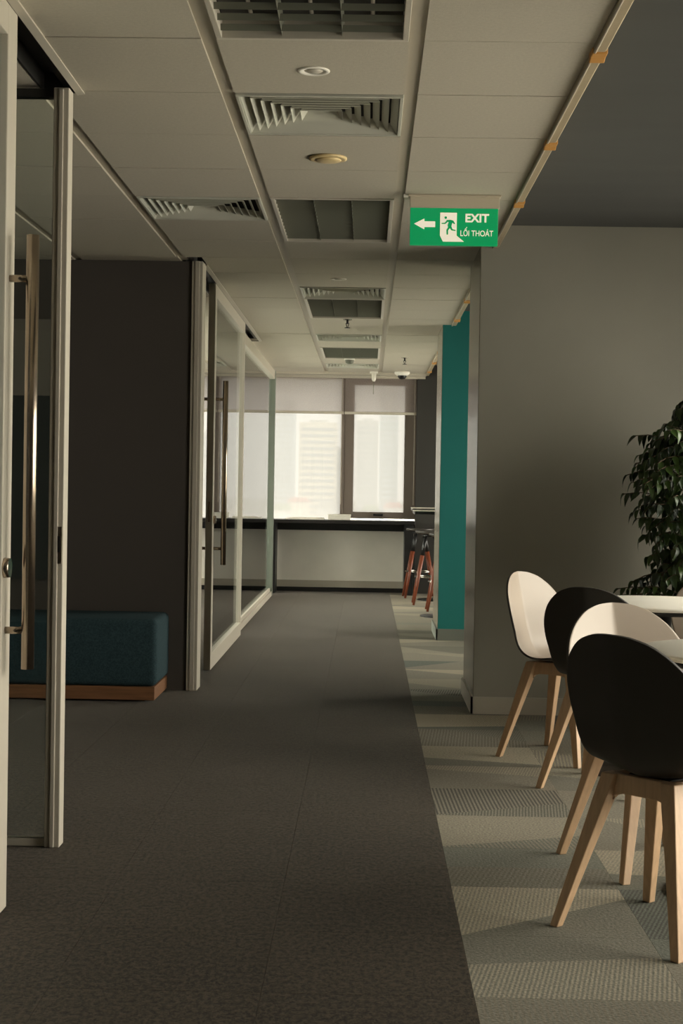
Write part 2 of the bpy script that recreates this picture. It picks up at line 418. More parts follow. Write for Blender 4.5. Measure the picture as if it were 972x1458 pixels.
struct('wall_far_right', MB().box(0.545, X_E, YF - 0.1, YF + 0.25, 0, ZD), m_wdark, 'dark wall right of the far windows')
struct('baseboard_far', MB().box(X_M, 0.46, YF - 0.014, YF, 0.05, 0.128), m_base, 'pale skirting under the far windows')
struct('trim_5', MB().box(X_M, 0.46, YF - 0.010, YF, 0.0, 0.05), m_black, 'black plinth strip under the far skirting')
struct('wall_west', MB().box(X_W - 0.2, X_W, Y_B - 0.2, 8.97, 0, 2.72).box(X_M - 0.2, X_M, 8.97, WEST[0], 0, 2.72).box(X_M - 0.2, X_M, WEST[1], YF + 0.25, 0, 2.72).box(X_M - 0.2, X_M, WEST[0], WEST[1], 0, WZ0).box(X_M - 0.2, X_M, WEST[0], WEST[1], WZ1, 2.72), m_wleft, 'outer wall of the glazed rooms')
struct('wall_back', MB().box(X_W, X_E, Y_B - 0.2, Y_B, 0, 2.72), m_cream, 'wall behind the viewer')
ew = MB().box(X_E, X_E + 0.3, Y_B - 0.2, YF + 0.25, 0, WZ0).box(X_E, X_E + 0.3, Y_B - 0.2, YF + 0.25, WZ1, 2.72)
prev = Y_B - 0.2
for a, c in EAST + [(YF + 0.25, 0)]:
    ew.box(X_E, X_E + 0.3, prev, a, WZ0, WZ1); prev = c
struct('wall_east', ew, m_cream, 'window wall on the right, outside the view')

# far windows
w1 = struct('window_1', MB().box(-0.276, -0.164, YF, YF + 0.07, 0.84, 2.43).box(0.412, 0.545, YF, YF + 0.07, 0.84, 2.43).box(-0.164, 0.412, YF, YF + 0.07, 0.84, 0.915).box(-0.164, 0.412, YF, YF + 0.07, 2.36, 2.43), m_frame, 'dark framed casement window at the corridor end', 0.004)
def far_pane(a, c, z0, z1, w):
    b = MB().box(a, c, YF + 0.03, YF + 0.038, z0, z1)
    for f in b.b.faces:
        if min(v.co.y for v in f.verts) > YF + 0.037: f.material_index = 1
    b.build('pane', [m_pane, m_haze], w)
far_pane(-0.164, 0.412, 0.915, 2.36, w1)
MB().box(0.07, 0.18, YF - 0.012, YF, 0.872, 0.896).box(0.09, 0.115, YF - 0.04, YF - 0.012, 0.876, 0.892).box(0.09, 0.16, YF - 0.046, YF - 0.036, 0.878, 0.890).build('latch', m_black, w1, 0.002)
w2 = struct('window_2', MB().box(-0.31, -0.276, YF - 0.01, YF + 0.09, 0.80, 2.43).box(-1.77, -1.64, YF, YF + 0.07, 0.80, 2.43).box(-1.585, -1.55, YF, YF + 0.07, 0.80, 2.43).box(-2.6, -2.5, YF, YF + 0.07, 0.80, 2.43), m_frame, 'long glazed window left of the casement', 0.003)
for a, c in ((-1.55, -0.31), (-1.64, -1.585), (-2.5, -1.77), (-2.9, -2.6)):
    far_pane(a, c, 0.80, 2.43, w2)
m_clear = glass_mat('clear_window_pane', (0.97, 0.97, 0.96, 1), 0.5)
for k, (a, c, xw) in enumerate([(a, c, X_E + 0.1) for a, c in EAST] + [(WEST[0], WEST[1], X_M - 0.16)]):
    e = MB().box(xw, xw + 0.06, a, c, WZ0, WZ0 + 0.06).box(xw, xw + 0.06, a, c, WZ1 - 0.06, WZ1)
    n = max(1, round((c - a) / 1.5))
    for q in range(n + 1):
        y = a + (c - a - 0.06) * q / n
        e.box(xw, xw + 0.06, y, y + 0.06, WZ0 + 0.06, WZ1 - 0.06)
    w = struct('window_%d' % (k + 3), e, m_frame, 'office window beside the seating area' if k == 0 else 'unseen side window, set for its daylight')
    for q in range(n):
        y = a + (c - a - 0.06) * q / n
        MB().box(xw + 0.025, xw + 0.031, y + 0.06, a + (c - a - 0.06) * (q + 1) / n, WZ0 + 0.06, WZ1 - 0.06).build('pane', m_clear, w)

# ------------------------------------------------------------------ glazed fronts of the rooms on the left
XG0, XG1 = -1.025, -0.98
gp = thing('glass_screen', 'pale aluminium post and tinted glass screen ending the nearest room, left of the bench', 'glass screen', (-1.005, 4.985, 0))
MB().box(-0.029, 0.021, -0.035, 0.035, 0, 2.465).box(-0.012, 0.004, -0.040, -0.034, 0, 2.46).build('post', m_alu, gp, 0.004)
MB().box(-2.95, -0.029, -0.02, 0.02, 0.0, 0.024).build('bottom_rail', m_alu, gp, 0.002)
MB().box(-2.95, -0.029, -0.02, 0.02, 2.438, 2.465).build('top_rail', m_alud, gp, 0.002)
MB().box(-2.95, -0.029, -0.005, 0.005, 0.024, 2.438).build('glass', m_glass, gp)
sp = MB().box(-0.002, 0.016, -0.0385, -0.0355, 0.925, 1.045).build('strike_plate', m_steel, gp)
MB().box(0.004, 0.011, -0.0395, -0.0382, 0.962, 1.015).build('strike_slot', m_black, sp)

def bar_handle(parent, x, y, z0, z1, xs, inner=None):
    h = MB().cyl((x, y, z0), (x, y, z1), 0.0175, n=24).build('pull_handle', m_steel, parent)
    for z in (z0 + 0.105, z1 - 0.118):
        MB().cyl((xs, y, z), (x, y, z), 0.010, n=14).build('standoff', m_steel, h)
    return h
def leaf_door(name, label, y0, y1, hy, wst):
    d = MB()
    d.box(XG0, XG1, (y1 - wst) if hy > y1 - 0.5 else (y1 - 0.035), y1, 0.012, 2.468).box(XG0, XG1, y0, y0 + wst, 0.012, 2.468)
    ye = (y1 - wst) if hy > y1 - 0.5 else (y1 - 0.035)
    d.box(XG0, XG1, y0 + wst, ye, 0.012, 0.115).box(XG0, XG1, y0 + wst, ye, 2.385, 2.468)
    o = struct(name, d, m_alu, label, 0.003)
    MB().box(-1.0065, -0.9985, y0 + wst, ye, 0.115, 2.385).build('glass', m_glass, o)
    bar_handle(o, -0.918, hy, 0.679, 1.858, XG1)
    bar_handle(o, -1.087, hy, 0.679, 1.858, XG0)
    return o
d1 = leaf_door('door_1', 'nearest sliding glass door with long steel pull handle', 2.0, 4.205, 4.15, 0.105)
MB().cyl((-0.98, 4.13, 0.955), (-0.964, 4.13, 0.955), 0.028, 0.026, n=20).build('lock_cylinder', m_steel, d1)
d2 = leaf_door('door_2', 'sliding glass door beyond the bench with long steel pull handle', 9.705, 12.04, 9.80, 0.095)
MB().box(-1.010, -0.995, 9.7035, 9.706, 0.955, 1.085).build('lock_plate', m_steel, d2)
MB().cyl((-0.98, 9.765, 0.968), (-0.964, 9.765, 0.968), 0.026, n=16).build('lock_cylinder', m_steel, d2)

struct('trim_6', MB().box(-1.03, -0.967, 8.815, 8.99, 0, ZC).box(-1.012, -0.985, 8.808, 8.816, 0, ZC), m_alu, 'pale aluminium jamb at the end of the dark wall', 0.003)
fs = thing('glass_screen', 'fixed glass screen with corner post, behind the sliding door beyond the bench', 'glass screen', (-1.05, 14.3, 0))
MB().box(-0.042, 0.036, 2.28, 2.35, 0, 2.44).build('post', m_alug, fs, 0.004)
MB().box(-0.042, 0.0, -2.2, -2.13, 0, 2.44).build('inner_post', m_alug, fs, 0.004)
MB().box(-0.035, 0.03, -2.13, 2.28, 0, 0.05).box(-0.02, 0.012, -2.13, 2.28, 0.05, 0.085).build('bottom_rail', m_alu, fs, 0.003)
MB().box(-0.035, 0.03, -2.13, 2.28, 2.35, 2.44).build('top_rail', m_alu, fs, 0.003)
MB().box(-0.008, 0.002, -2.13, 2.28, 0.085, 2.35).build('glass', m_glass, fs)
for k, (a, c) in enumerate(((2.0, 5.045), (8.95, 13.55))):
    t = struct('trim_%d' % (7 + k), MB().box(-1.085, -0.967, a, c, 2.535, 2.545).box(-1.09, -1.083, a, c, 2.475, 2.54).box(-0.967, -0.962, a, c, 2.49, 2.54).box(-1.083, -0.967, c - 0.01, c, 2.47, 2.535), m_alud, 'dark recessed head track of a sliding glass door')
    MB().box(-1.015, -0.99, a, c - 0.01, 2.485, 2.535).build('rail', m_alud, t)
    MB().prism([(-0.980, 2.468), (-0.955, 2.472), (-0.955, 2.478), (-0.967, 2.484), (-0.980, 2.476)], 'y', a, c + 0.02).build('track_lip', m_alu, t)

# ------------------------------------------------------------------ ceiling fittings
def troffer(k):
    y0, y1 = rowy[k] + 0.004, rowy[k + 2] - 0.004
    x0, x1 = COLX[4] + TW + 0.002, COLX[5] - TW - 0.002
    lab = ['unlit louvred ceiling light above the viewer, nearest of four', 'unlit louvred ceiling light left of the green exit sign', 'unlit louvred ceiling light just behind the exit sign, third from the viewer', 'unlit louvred ceiling light nearest the far windows'][troffer_rows.index((k, k + 1))]
    t = thing('ceiling_light', lab, 'ceiling light', ((x0 + x1) / 2, (y0 + y1) / 2, ZC), 0, 'louvred ceiling lights in the middle strip')
    hx, hy = (x1 - x0) / 2, (y1 - y0) / 2; b = 0.018
    MB().box(-hx, hx, -hy, -hy + b, -0.004, 0.05).box(-hx, hx, hy - b, hy, -0.004, 0.05).box(-hx, -hx + b, -hy + b, hy - b, -0.004, 0.05).box(hx - b, hx, -hy + b, hy - b, -0.004, 0.05).build('frame', m_alu, t, 0.002)
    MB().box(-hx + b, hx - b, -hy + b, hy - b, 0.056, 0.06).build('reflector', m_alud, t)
    ix, iy = hx - b, hy - b
    for q in (-1, 1):
        x = q * ix / 3
        MB().prism([(x - 0.006, 0.045), (x, 0.004), (x + 0.006, 0.045)], 'y', -iy, iy).build('divider', m_louvre, t)
    nb = 12
    bl = MB().prism([(-0.006, 0.021), (-0.003, 0.012), (0, 0.003), (0.003, 0.012), (0.006, 0.021)], 'x', -ix, ix).mesh('cross_blade', m_louvre)
    for q in range(nb):
        o = link('cross_blade', bl, t); o.location = (0, -iy + (q + 0.5) * 2 * iy / nb, 0)
    tb = MB().cyl((0, -iy + 0.03, 0.05), (0, iy - 0.03, 0.05), 0.006, n=8).mesh('tube', m_alu)
    for q in (-2, 0, 2):
        o = link('tube', tb, t); o.location = (q * ix / 3, 0, 0)
for a, b_ in troffer_rows: troffer(a)

HW = 0.272
def diffuser_proto():
    t = thing('air_diffuser', 'x', 'air vent', (0, 0, ZC), 0, 'square ceiling air diffusers')
    o_ = 0.2785
    f = MB()
    for a, c in ((o_, 0.266),):
        f.box(-a, a, -a, -c, -0.004, 0.012).box(-a, a, c, a, -0.004, 0.012).box(-a, -c, -c, c, -0.004, 0.012).box(c, a, -c, c, -0.004, 0.012)
    f.build('frame', m_vane, t, 0.002)
    MB().box(-0.266, 0.266, -0.266, 0.266, 0.06, 0.064).build('backing', m_gap, t)
    n = 7
    for q in range(n):
        ro = 0.264 - q * 0.032; ri = ro - 0.024; zo, zi = 0.0, 0.034
        for s in range(4):
            ca, sa = math.cos(s * PI / 2), math.sin(s * PI / 2)
            def T(x, y, z): return (x * ca - y * sa, x * sa + y * ca, z)
            v = MB(); th = 0.0025
            top = [T(-ro, -ro, zo + th), T(ro, -ro, zo + th), T(ri, -ri, zi + th), T(-ri, -ri, zi + th)]
            bot = [T(-ro, -ro, zo), T(ro, -ro, zo), T(ri, -ri, zi), T(-ri, -ri, zi)]
            v.rings([bot, top], smooth=False).build('vane', m_vane, t)
    MB().box(-0.036, 0.036, -0.036, 0.036, 0.026, 0.031).build('centre_plate', m_vane, t)
    return t
dp = diffuser_proto()
mx = (COLX[4] + COLX[5]) / 2
rc = lambda k: (rowy[k] + rowy[k + 1]) / 2
dp.location = (mx, rc(4), ZC); dp['label'] = 'square air diffuser nearest the viewer, in front of the yellowed round detector'
for x, k, lab in (((COLX[3] + COLX[4]) / 2, 7, 'square air diffuser in the left ceiling strip, above the end of the dark wall'),
                  (mx, 12, 'square air diffuser just behind the exit sign, in front of the third ceiling light'),
                  (mx, 17, 'square air diffuser with a hanging sprinkler in front of it'),
                  (mx, 22, 'square air diffuser closest to the far windows')):
    dup(dp, (x, rc(k), ZC), 0, lab)

def downlight(x, y, lab):
    t = thing('downlight', lab, 'ceiling light', (x, y, ZC), 0, 'small round downlights')
    MB().lathe([(0.030, 0.004), (0.030, -0.002), (0.046, -0.005), (0.050, -0.003), (0.050, 0.0)], n=28).build('trim_ring', m_white, t)
    MB().lathe([(0.030, -0.0005), (0.018, -0.006), (0.002, -0.008)], n=20).build('lens', m_alu, t)
    return t
downlight(-0.188, 4.76, 'small white recessed downlight nearest the viewer')
downlight(-0.20, 9.48, 'small white recessed downlight beyond the exit sign')
t = thing('smoke_detector', 'yellowed round ceiling disc beyond the nearest air diffuser', 'detector', (-0.176, 6.01, ZC))
MB().lathe([(0.074, 0.0), (0.075, -0.006), (0.066, -0.009)], n=32).build('base', m_yellow, t)
MB().lathe([(0.052, -0.009), (0.048, -0.014), (0.020, -0.016), (0.002, -0.016)], n=32).build('cover', m_yellow, t)
t = thing('smoke_detector', 'small white domed detector between the last light and last diffuser', 'detector', (-0.20, 15.3, ZC))
MB().lathe([(0.055, 0.0), (0.055, -0.016)], n=24).build('base', m_white, t)
MB().lathe([(0.045, -0.016), (0.040, -0.045), (0.02, -0.055), (0.002, -0.056)], n=24).build('dome', m_louvre, t)
def sprinkler(x, y, lab):
    t = thing('sprinkler', lab, 'sprinkler', (x, y, ZC), 0, 'pendent ceiling sprinklers')
    MB().lathe([(0.034, 0.0), (0.034, -0.004), (0.010, -0.008)], n=18).build('escutcheon', m_chrome, t)
    MB().cyl((0, 0, -0.008), (0, 0, -0.035), 0.009, n=10).cyl((-0.012, 0, -0.03), (-0.003, 0, -0.06), 0.003, n=6).cyl((0.012, 0, -0.03), (0.003, 0, -0.06), 0.003, n=6).build('head', m_black, t)
    MB().lathe([(0.004, -0.060), (0.022, -0.064), (0.022, -0.067), (0.004, -0.067)], n=14).build('deflector', m_black, t)
sprinkler(-0.175, 11.75, 'dark sprinkler hanging in the middle ceiling strip behind the third light')
sprinkler(0.345, 15.1, 'dark sprinkler hanging in the right ceiling strip near the far window')
t = thing('ceiling_hook', 'thin rod hanging from a white bracket in front of the far window', 'bracket', (0.05, 16.95, ZC))
MB().box(-0.045, 0.045, -0.03, 0.03, -0.02, 0.0).lathe([(0.026, -0.02), (0.022, -0.09), (0.012, -0.11)], n=14).build('bracket', m_white, t)
MB().cyl((0, 0, -0.10), (-0.003, 0, -0.25), 0.004, n=8).build('rod', m_louvre, t)
t = thing('dome_camera', 'white dome security camera in front of the casement window', 'camera', (0.36, 16.9, ZC))
MB().lathe([(0.085, 0.0), (0.085, -0.022), (0.06, -0.045)], n=24).build('housing', m_white, t)
MB().lathe([(0.05, -0.040), (0.047, -0.062), (0.032, -0.08), (0.002, -0.086)], n=24).build('dome', m_black, t)

# ------------------------------------------------------------------ exit sign
ex = thing('exit_sign', 'illuminated green exit sign with running man and left arrow hanging from the ceiling', 'sign', (0.359, 6.74, ZC))
SW, SH = 0.384, 0.162
sx0, sz0 = -SW / 2, -0.221
MB().box(sx0 - 0.002, -sx0 + 0.006, -0.012, 0.012, sz0 + SH, -0.0005).build('mounting_plate', m_signbody, ex, 0.002)
MB().box(sx0 - 0.01, -sx0 + 0.012, -0.02, 0.02, -0.01, -0.0005).build('ceiling_channel', m_signbody, ex, 0.002)
MB().box(sx0 - 0.03, sx0 - 0.01, -0.012, 0.0, -0.014, -0.001).build('clip', m_white, ex)
pan = MB().box(sx0, sx0 + SW, -0.012, 0.012, sz0, sz0 + SH).build('panel', m_green, ex, 0.002)
def U(px, py): return (sx0 + (px - 135) / 665 * SW, sz0 + (535 - py) / 280 * SH)
def flat(name, polys, m):
    b = MB()
    for p in polys: b.prism([U(*q) for q in p], 'y', -0.0145 if m is m_letter else -0.0155, -0.0115)
    return b.build(name, m, pan)
flat('arrow', [[(165, 376), (243, 336), (243, 357), (325, 357), (325, 400), (243, 400), (243, 418)]], m_letter)
flat('doorway', [[(362, 290), (488, 290), (488, 462), (545, 508), (385, 508), (362, 462)]], m_letter)
circ = [(404 + 10 * math.cos(a * PI / 6), 328 + 10 * math.sin(a * PI / 6)) for a in range(12)]
flat('running_man', [circ,
    [(408, 346), (440, 343), (458, 356), (447, 395), (426, 404), (418, 388), (426, 362)],       # torso
    [(414, 347), (424, 356), (402, 376), (373, 376), (373, 368), (397, 366)],                    # arm
    [(440, 343), (462, 350), (476, 372), (468, 378), (452, 362)],                                # other arm
    [(424, 396), (440, 402), (424, 424), (424, 456), (412, 456), (410, 420)],                    # leg
    [(436, 392), (450, 396), (456, 414), (480, 420), (480, 428), (448, 424), (434, 404)]], m_green)
def lettering(txt, x0, x1, y0, y1, off):
    cu = bpy.data.curves.new('lettering', 'FONT'); cu.body = txt; cu.extrude = 0.004; cu.offset = off
    o = bpy.data.objects.new('lettering', cu); COL.objects.link(o)
    bpy.context.view_layer.update()
    me = bpy.data.meshes.new_from_object(o.evaluated_get(bpy.context.evaluated_depsgraph_get()))
    COL.objects.unlink(o); bpy.data.objects.remove(o)
    vs_ = [v.co.copy() for v in me.vertices]
    ax, bx_ = min(v.x for v in vs_), max(v.x for v in vs_); ay, by = min(v.y for v in vs_), max(v.y for v in vs_)
    (ux0, uz0), (ux1, uz1) = U(x0, y1), U(x1, y0)
    for v in me.vertices:
        v.co = (ux0 + (v.co.x - ax) / (bx_ - ax) * (ux1 - ux0), -0.0125 - v.co.z * 0.3, uz0 + (v.co.y - ay) / (by - ay) * (uz1 - uz0))
    me.materials.clear(); me.materials.append(m_letter)
    return link('lettering', me, pan)
lettering('EXIT', 553, 732, 296, 360, 0.03)
lettering('LỐI THOÁT', 517, 765, 396, 465, 0.008)

# ------------------------------------------------------------------ roller blinds, counter, sill items
for xa, xb, lab in ((-0.272, 0.54, 'pale roller blind over the top of the casement window'), (-2.85, -0.283, 'wide pale roller blind over the long left window')):
    t = thing('roller_blind', lab, 'blind', ((xa + xb) / 2, YF - 0.06, 0), 0, 'roller blinds at the far windows')
    hw = (xb - xa) / 2
    MB().box(-hw, hw, -0.001, 0.001, 2.05, 2.43).build('fabric', m_blind, t)
    MB().box(-hw, hw, -0.008, 0.008, 2.022, 2.052).build('bottom_rail', m_alu, t, 0.003)
    cx = -hw + 0.02 if hw < 1 else hw - 0.03
    MB().cyl((hw - 0.02, -0.012, 1.0), (hw - 0.02, -0.012, 2.43), 0.003, n=6).build('pull_cord', m_alu, t)
ct = thing('counter', 'black window counter along the far wall', 'counter', (-1.7, 17.2, 0))
MB().box(-1.18, 2.235, -0.20, 0.24, 0.787, 0.825).build('top', m_blackw, ct, 0.004)
for x in (0.655, 2.15):
    MB().box(x - 0.03, x + 0.03 if x < 1 else x + 0.07, -0.18, 0.22, 0, 0.787).build('leg_panel', m_black, ct, 0.003)
MB().box(-1.18, 2.235, 0.19, 0.22, 0.70, 0.787).build('rear_apron', m_black, ct)
bxp = thing('document_box', 'flat white document box lying on the black window counter', 'box', (-0.31, 17.22, 0.825))
MB().box(-0.125, 0.125, -0.09, 0.09, 0, 0.045).build('box_base', m_white, bxp, 0.004)
MB().box(-0.128, 0.128, -0.093, 0.093, 0.045, 0.062).build('lid', m_white, bxp, 0.004)
tag(MB().box(-0.45, -0.02, -0.1, 0.1, 0, 0.012).box(-0.40, -0.03, -0.09, 0.08, 0.012, 0.022).build('paper_stack', m_white, None, 0.002), 'low stack of white papers on the counter left of the document box', 'papers').location = (-0.46, 17.22, 0.825)

# ------------------------------------------------------------------ bench
bn = thing('bench', 'blue-green upholstered bench on a wooden plinth against the dark wall', 'bench', (-2.06, 8.56, 0))
MB().box(-0.92, 0.92, -0.26, 0.262, 0.012, 0.085).build('plinth', m_plinth, bn, 0.003)
MB().box(-0.88, 0.86, -0.2, 0.24, 0.0, 0.012).build('plinth_foot', m_black, bn)
c = MB().box(-0.925, 0.93, -0.265, 0.262, 0.085, 0.455).build('cushion', m_fabric, bn, 0.035, 4)
for p in c.data.polygons: p.use_smooth = True
bd = thing('two_tone_panel', 'tall flat panel, pale above and dark below, on the wall behind the glass screen', 'board', (-2.3, 8.825, 0))  # two flat panels, pale above and dark below
MB().box(-0.46, 0.46, -0.012, 0.0, 1.69, 2.13).build('upper_panel', m_panel_pale, bd)
MB().box(-0.46, 0.46, -0.014, 0.0, 0.63, 1.688).build('lower_panel', m_panel_dark, bd)

# ------------------------------------------------------------------ chairs
def catmull(P, n):
    out = []
    Q = [P[0]] + P + [P[-1]]
    Q[0] = tuple(2 * a - b for a, b in zip(P[0], P[1])); Q[-1] = tuple(2 * a - b for a, b in zip(P[-1], P[-2]))
    m = len(P) - 1
    for k in range(n + 1):
        u = k / n * m; i = min(int(u), m - 1); t = u - i
        p0, p1, p2, p3 = Q[i:i + 4]
        out.append(tuple(0.5 * (2*b + (c_ - a) * t + (2*a - 5*b + 4*c_ - d) * t*t + (3*b - a - 3*c_ + d) * t**3) for a, b, c_, d in zip(p0, p1, p2, p3)))
    return out
def resample(pts, n):
    L = [0]
    for a, b in zip(pts, pts[1:]): L.append(L[-1] + math.dist(a, b))
    out = []; i = 0
    for k in range(n + 1):
        s = L[-1] * k / n
        while i < len(L) - 2 and L[i + 1] < s: i += 1
        t = (s - L[i]) / max(1e-9, L[i + 1] - L[i])
        out.append(tuple(a + (b - a) * t for a, b in zip(pts[i], pts[i + 1])))
    return out
def shell_mesh():
    NU, NV = 64, 36
    ctrl = [(0.235, 0.432), (0.19, 0.448), (0.10, 0.447), (0.0, 0.434), (-0.07, 0.432), (-0.130, 0.452), (-0.172, 0.505), (-0.200, 0.585), (-0.222, 0.68), (-0.240, 0.76), (-0.252, 0.818)]
    wid = [(0, 0.003), (0.03, 0.10), (0.1, 0.182), (0.2, 0.215), (0.3, 0.204), (0.39, 0.193), (0.46, 0.191), (0.52, 0.198), (0.6, 0.212), (0.69, 0.228), (0.78, 0.226), (0.87, 0.195), (0.94, 0.143), (0.98, 0.085), (1, 0.003)]
    def width(u):
        for k in range(len(wid) - 1):
            if u <= wid[k + 1][0] + 1e-9:
                t = (u - wid[k][0]) / (wid[k + 1][0] - wid[k][0])
                def slope(q):
                    if q == 0 or q == len(wid) - 1: return None
                    return (wid[q + 1][1] - wid[q - 1][1]) / (wid[q + 1][0] - wid[q - 1][0])
                h = wid[k + 1][0] - wid[k][0]; d = (wid[k + 1][1] - wid[k][1])
                m0 = slope(k); m1 = slope(k + 1)
                m0 = 2.2 * d / h if m0 is None else m0; m1 = 2.2 * d / h if m1 is None else m1
                return max(0.003, (2*t**3 - 3*t*t + 1) * wid[k][1] + (t**3 - 2*t*t + t) * h * m0 + (-2*t**3 + 3*t*t) * wid[k + 1][1] + (t**3 - t*t) * h * m1)
        return 0.003
    base = resample(catmull(ctrl, 300), 400)
    inner, outer = [], []
    for i in range(NU + 1):
        u = 0.5 - 0.5 * math.cos(PI * i / NU)             # denser at both ends
        k = u * 400; k0 = min(int(k), 399); t = k - k0
        y, z = (base[k0][j] + (base[k0 + 1][j] - base[k0][j]) * t for j in (0, 1))
        a, b = base[max(0, k0 - 34)], base[min(400, k0 + 35)]
        ty, tz = b[0] - a[0], b[1] - a[1]; l = math.hypot(ty, tz); ty, tz = ty / l, tz / l
        ny, nz = tz, -ty                                   # towards the sitter
        w = max(0.003, 0.965 * width(u))
        ks = min(1, max(0, (u - 0.30) / 0.5)); kk = 0.14 + 0.28 * ks * ks * (3 - 2 * ks)
        kk *= 1 - 0.45 * max(0, (u - 0.62) / 0.38)
        ri, ro = [], []
        for j in range(NV + 1):
            q = -math.cos(PI * j / NV) * 0.35 + (2 * j / NV - 1) * 0.65
            x = w * q
            sm = 0.004 + 0.10 * max(0, 1 - max(0, u - 0.10) / 0.38)
            rr = math.sqrt(x * x + sm * sm)
            lift = kk * (rr - sm)
            p = Vector((x, y + ny * lift, z + nz * lift))
            sl = kk * x / rr
            N = Vector((-sl, ny, nz)).normalized()
            ri.append(p); ro.append(p - N * 0.009)
        inner.append(ri); outer.append(ro)
    b = MB()
    VI = [[b.b.verts.new(p) for p in r] for r in inner]; VO = [[b.b.verts.new(p) for p in r] for r in outer]
    for i in range(NU):
        for j in range(NV):
            f = b.b.faces.new((VI[i][j], VI[i][j+1], VI[i+1][j+1], VI[i+1][j])); f.smooth = True
            f = b.b.faces.new((VO[i+1][j], VO[i+1][j+1], VO[i][j+1], VO[i][j])); f.smooth = True; f.material_index = 1
    edge = [(i, 0) for i in range(NU + 1)] + [(NU, j) for j in range(1, NV + 1)] + [(i, NV) for i in range(NU - 1, -1, -1)] + [(0, j) for j in range(NV - 1, 0, -1)]
    for a, c_ in zip(edge, edge[1:] + edge[:1]):
        f = b.b.faces.new((VI[a[0]][a[1]], VO[a[0]][a[1]], VO[c_[0]][c_[1]], VI[c_[0]][c_[1]])); f.material_index = 1
    return b.mesh('seat_shell', [m_shell_in, m_shell_out])

def make_chair():
    t = thing('shell_chair', 'x', 'chair', (0, 0, 0), 0, 'shell chairs around the white tables')
    link('seat_shell', shell_mesh(), t)
    TO, FO = 0.098, 0.202
    for sx_ in (-1, 1):
        for sy_ in (-1, 1):
            b = MB(); R = []
            for fz, h in ((0.0, 0.0130), (0.5, 0.0180), (0.86, 0.0225), (1.0, 0.0225)):
                cx, cy, z = sx_ * (FO + (TO - FO) * fz), sy_ * (FO + (TO - FO) * fz), 0.426 * fz
                R.append([(cx + dx * h, cy + dy * h, z) for dx, dy in ((-1, -1), (1, -1), (1, 1), (-1, 1))])
            b.rings(R, smooth=False).build('leg', m_beech, t, 0.003)
    for k in range(4):
        a = k * PI / 2
        L = TO + 0.0
        pts = [(-L, 0.427), (-L - 0.008, 0.352), (-L + 0.016, 0.367), (-L + 0.042, 0.374), (L - 0.042, 0.374), (L - 0.016, 0.367), (L + 0.008, 0.352), (L, 0.427)]
        b = MB(); b.prism(pts, 'y', -0.011, 0.011)
        M = Matrix.Rotation(a, 4, 'Z') @ Matrix.Translation((0, TO, 0))
        bmesh.ops.transform(b.b, matrix=M, verts=b.b.verts)
        b.build('apron', m_beech, t, 0.003)
    MB().box(-0.07, 0.07, -0.07, 0.07, 0.405, 0.425).build('mounting_plate', m_black, t, 0.004)
    return t
def heading(fx, fy): return math.atan2(fy, fx) - PI / 2
ch = make_chair()
ch.location = (0.82, 4.158, 0); ch.rotation_euler[2] = heading(0.303, 0.271)
ch['label'] = 'nearest shell chair, dark back turned to the viewer, at the near table'
dup(ch, (0.914, 4.895, 0), heading(0.143, -0.372), 'shell chair behind the nearest one, cream inside facing the viewer, at the near table')
dup(ch, (0.89, 6.855, 0), heading(0.308, -0.249), 'leftmost shell chair, cream inside in full view, closest to the charcoal wall')
dup(ch, (0.987, 6.165, 0), heading(0.223, 0.324), 'shell chair with dark back to the viewer at the far table')
dup(ch, (1.585, 7.05, 0), heading(-0.45, -0.9), 'shell chair mostly hidden behind the far table under the plant')

def table(x, y, lab):
    t = thing('round_table', lab, 'table', (x, y, 0), 0, 'round white tables')
    R = 0.385
    MB().lathe([(R - 0.012, 0.708), (R, 0.716), (R, 0.722), (R - 0.004, 0.726), (0.002, 0.726)], n=64).build('tabletop', m_white, t)
    MB().lathe([(R - 0.035, 0.690), (R - 0.014, 0.7075), (0.002, 0.7075)], n=48).build('underside', m_black, t)
    MB().cyl((0, 0, 0.02), (0, 0, 0.692), 0.035, n=24).build('column', m_black, t)
    MB().lathe([(0.29, 0.0), (0.29, 0.010), (0.05, 0.022), (0.036, 0.05)], n=48).build('base', m_black, t)
table(1.2, 4.53, 'round white table at the right edge behind the nearest chair')
table(1.26, 6.5, 'round white table farther back in front of the plant')

# ------------------------------------------------------------------ plant
rp = random.Random(5)
PX, PY = 1.66, 7.66
pl = thing('potted_ficus', 'bushy dark green ficus by the charcoal wall', 'plant', (PX, PY, 0))
MB().lathe([(0.13, 0.0), (0.17, 0.36), (0.175, 0.38), (0.16, 0.38), (0.155, 0.33)], n=32).build('pot', m_pot, pl)
MB().lathe([(0.155, 0.335), (0.002, 0.345)], n=24).build('soil', m_soil, pl)
tr = MB()
tr.rings([[(0.03 * math.sin(z * 5) + r * math.cos(2*PI*k/10), 0.02 * math.cos(z * 4) + r * math.sin(2*PI*k/10), z) for k in range(10)] for z, r in ((0.33, 0.022), (0.7, 0.019), (1.0, 0.015), (1.3, 0.010), (1.55, 0.004))])
tr.build('trunk', m_bark, pl)
def leaf_geo(L, wd, droop, fold):
    P = []
    n = 5
    for i in range(n + 1):
        s = i / n
        w = wd * (math.sin(PI * min(1, s * 0.92 + 0.06)) ** 0.9) * (1.15 - 0.65 * s) if 0 < i < n else 0.0006
        y = L * s; z = -droop * s * s * L
        P.append([(-w, y, z + fold * w), (0, y, z), (w, y, z + fold * w)])
    return P
leaf_meshes = []
for q in range(4):
    G = leaf_geo(0.050 + 0.010 * (q % 2), 0.0155 + 0.003 * (q // 2), 0.35 + 0.25 * (q % 3), 0.35)
    b = MB(); b.rings(G, cap=False, closed=False); leaf_meshes.append(b.mesh('leaf', m_leaf))
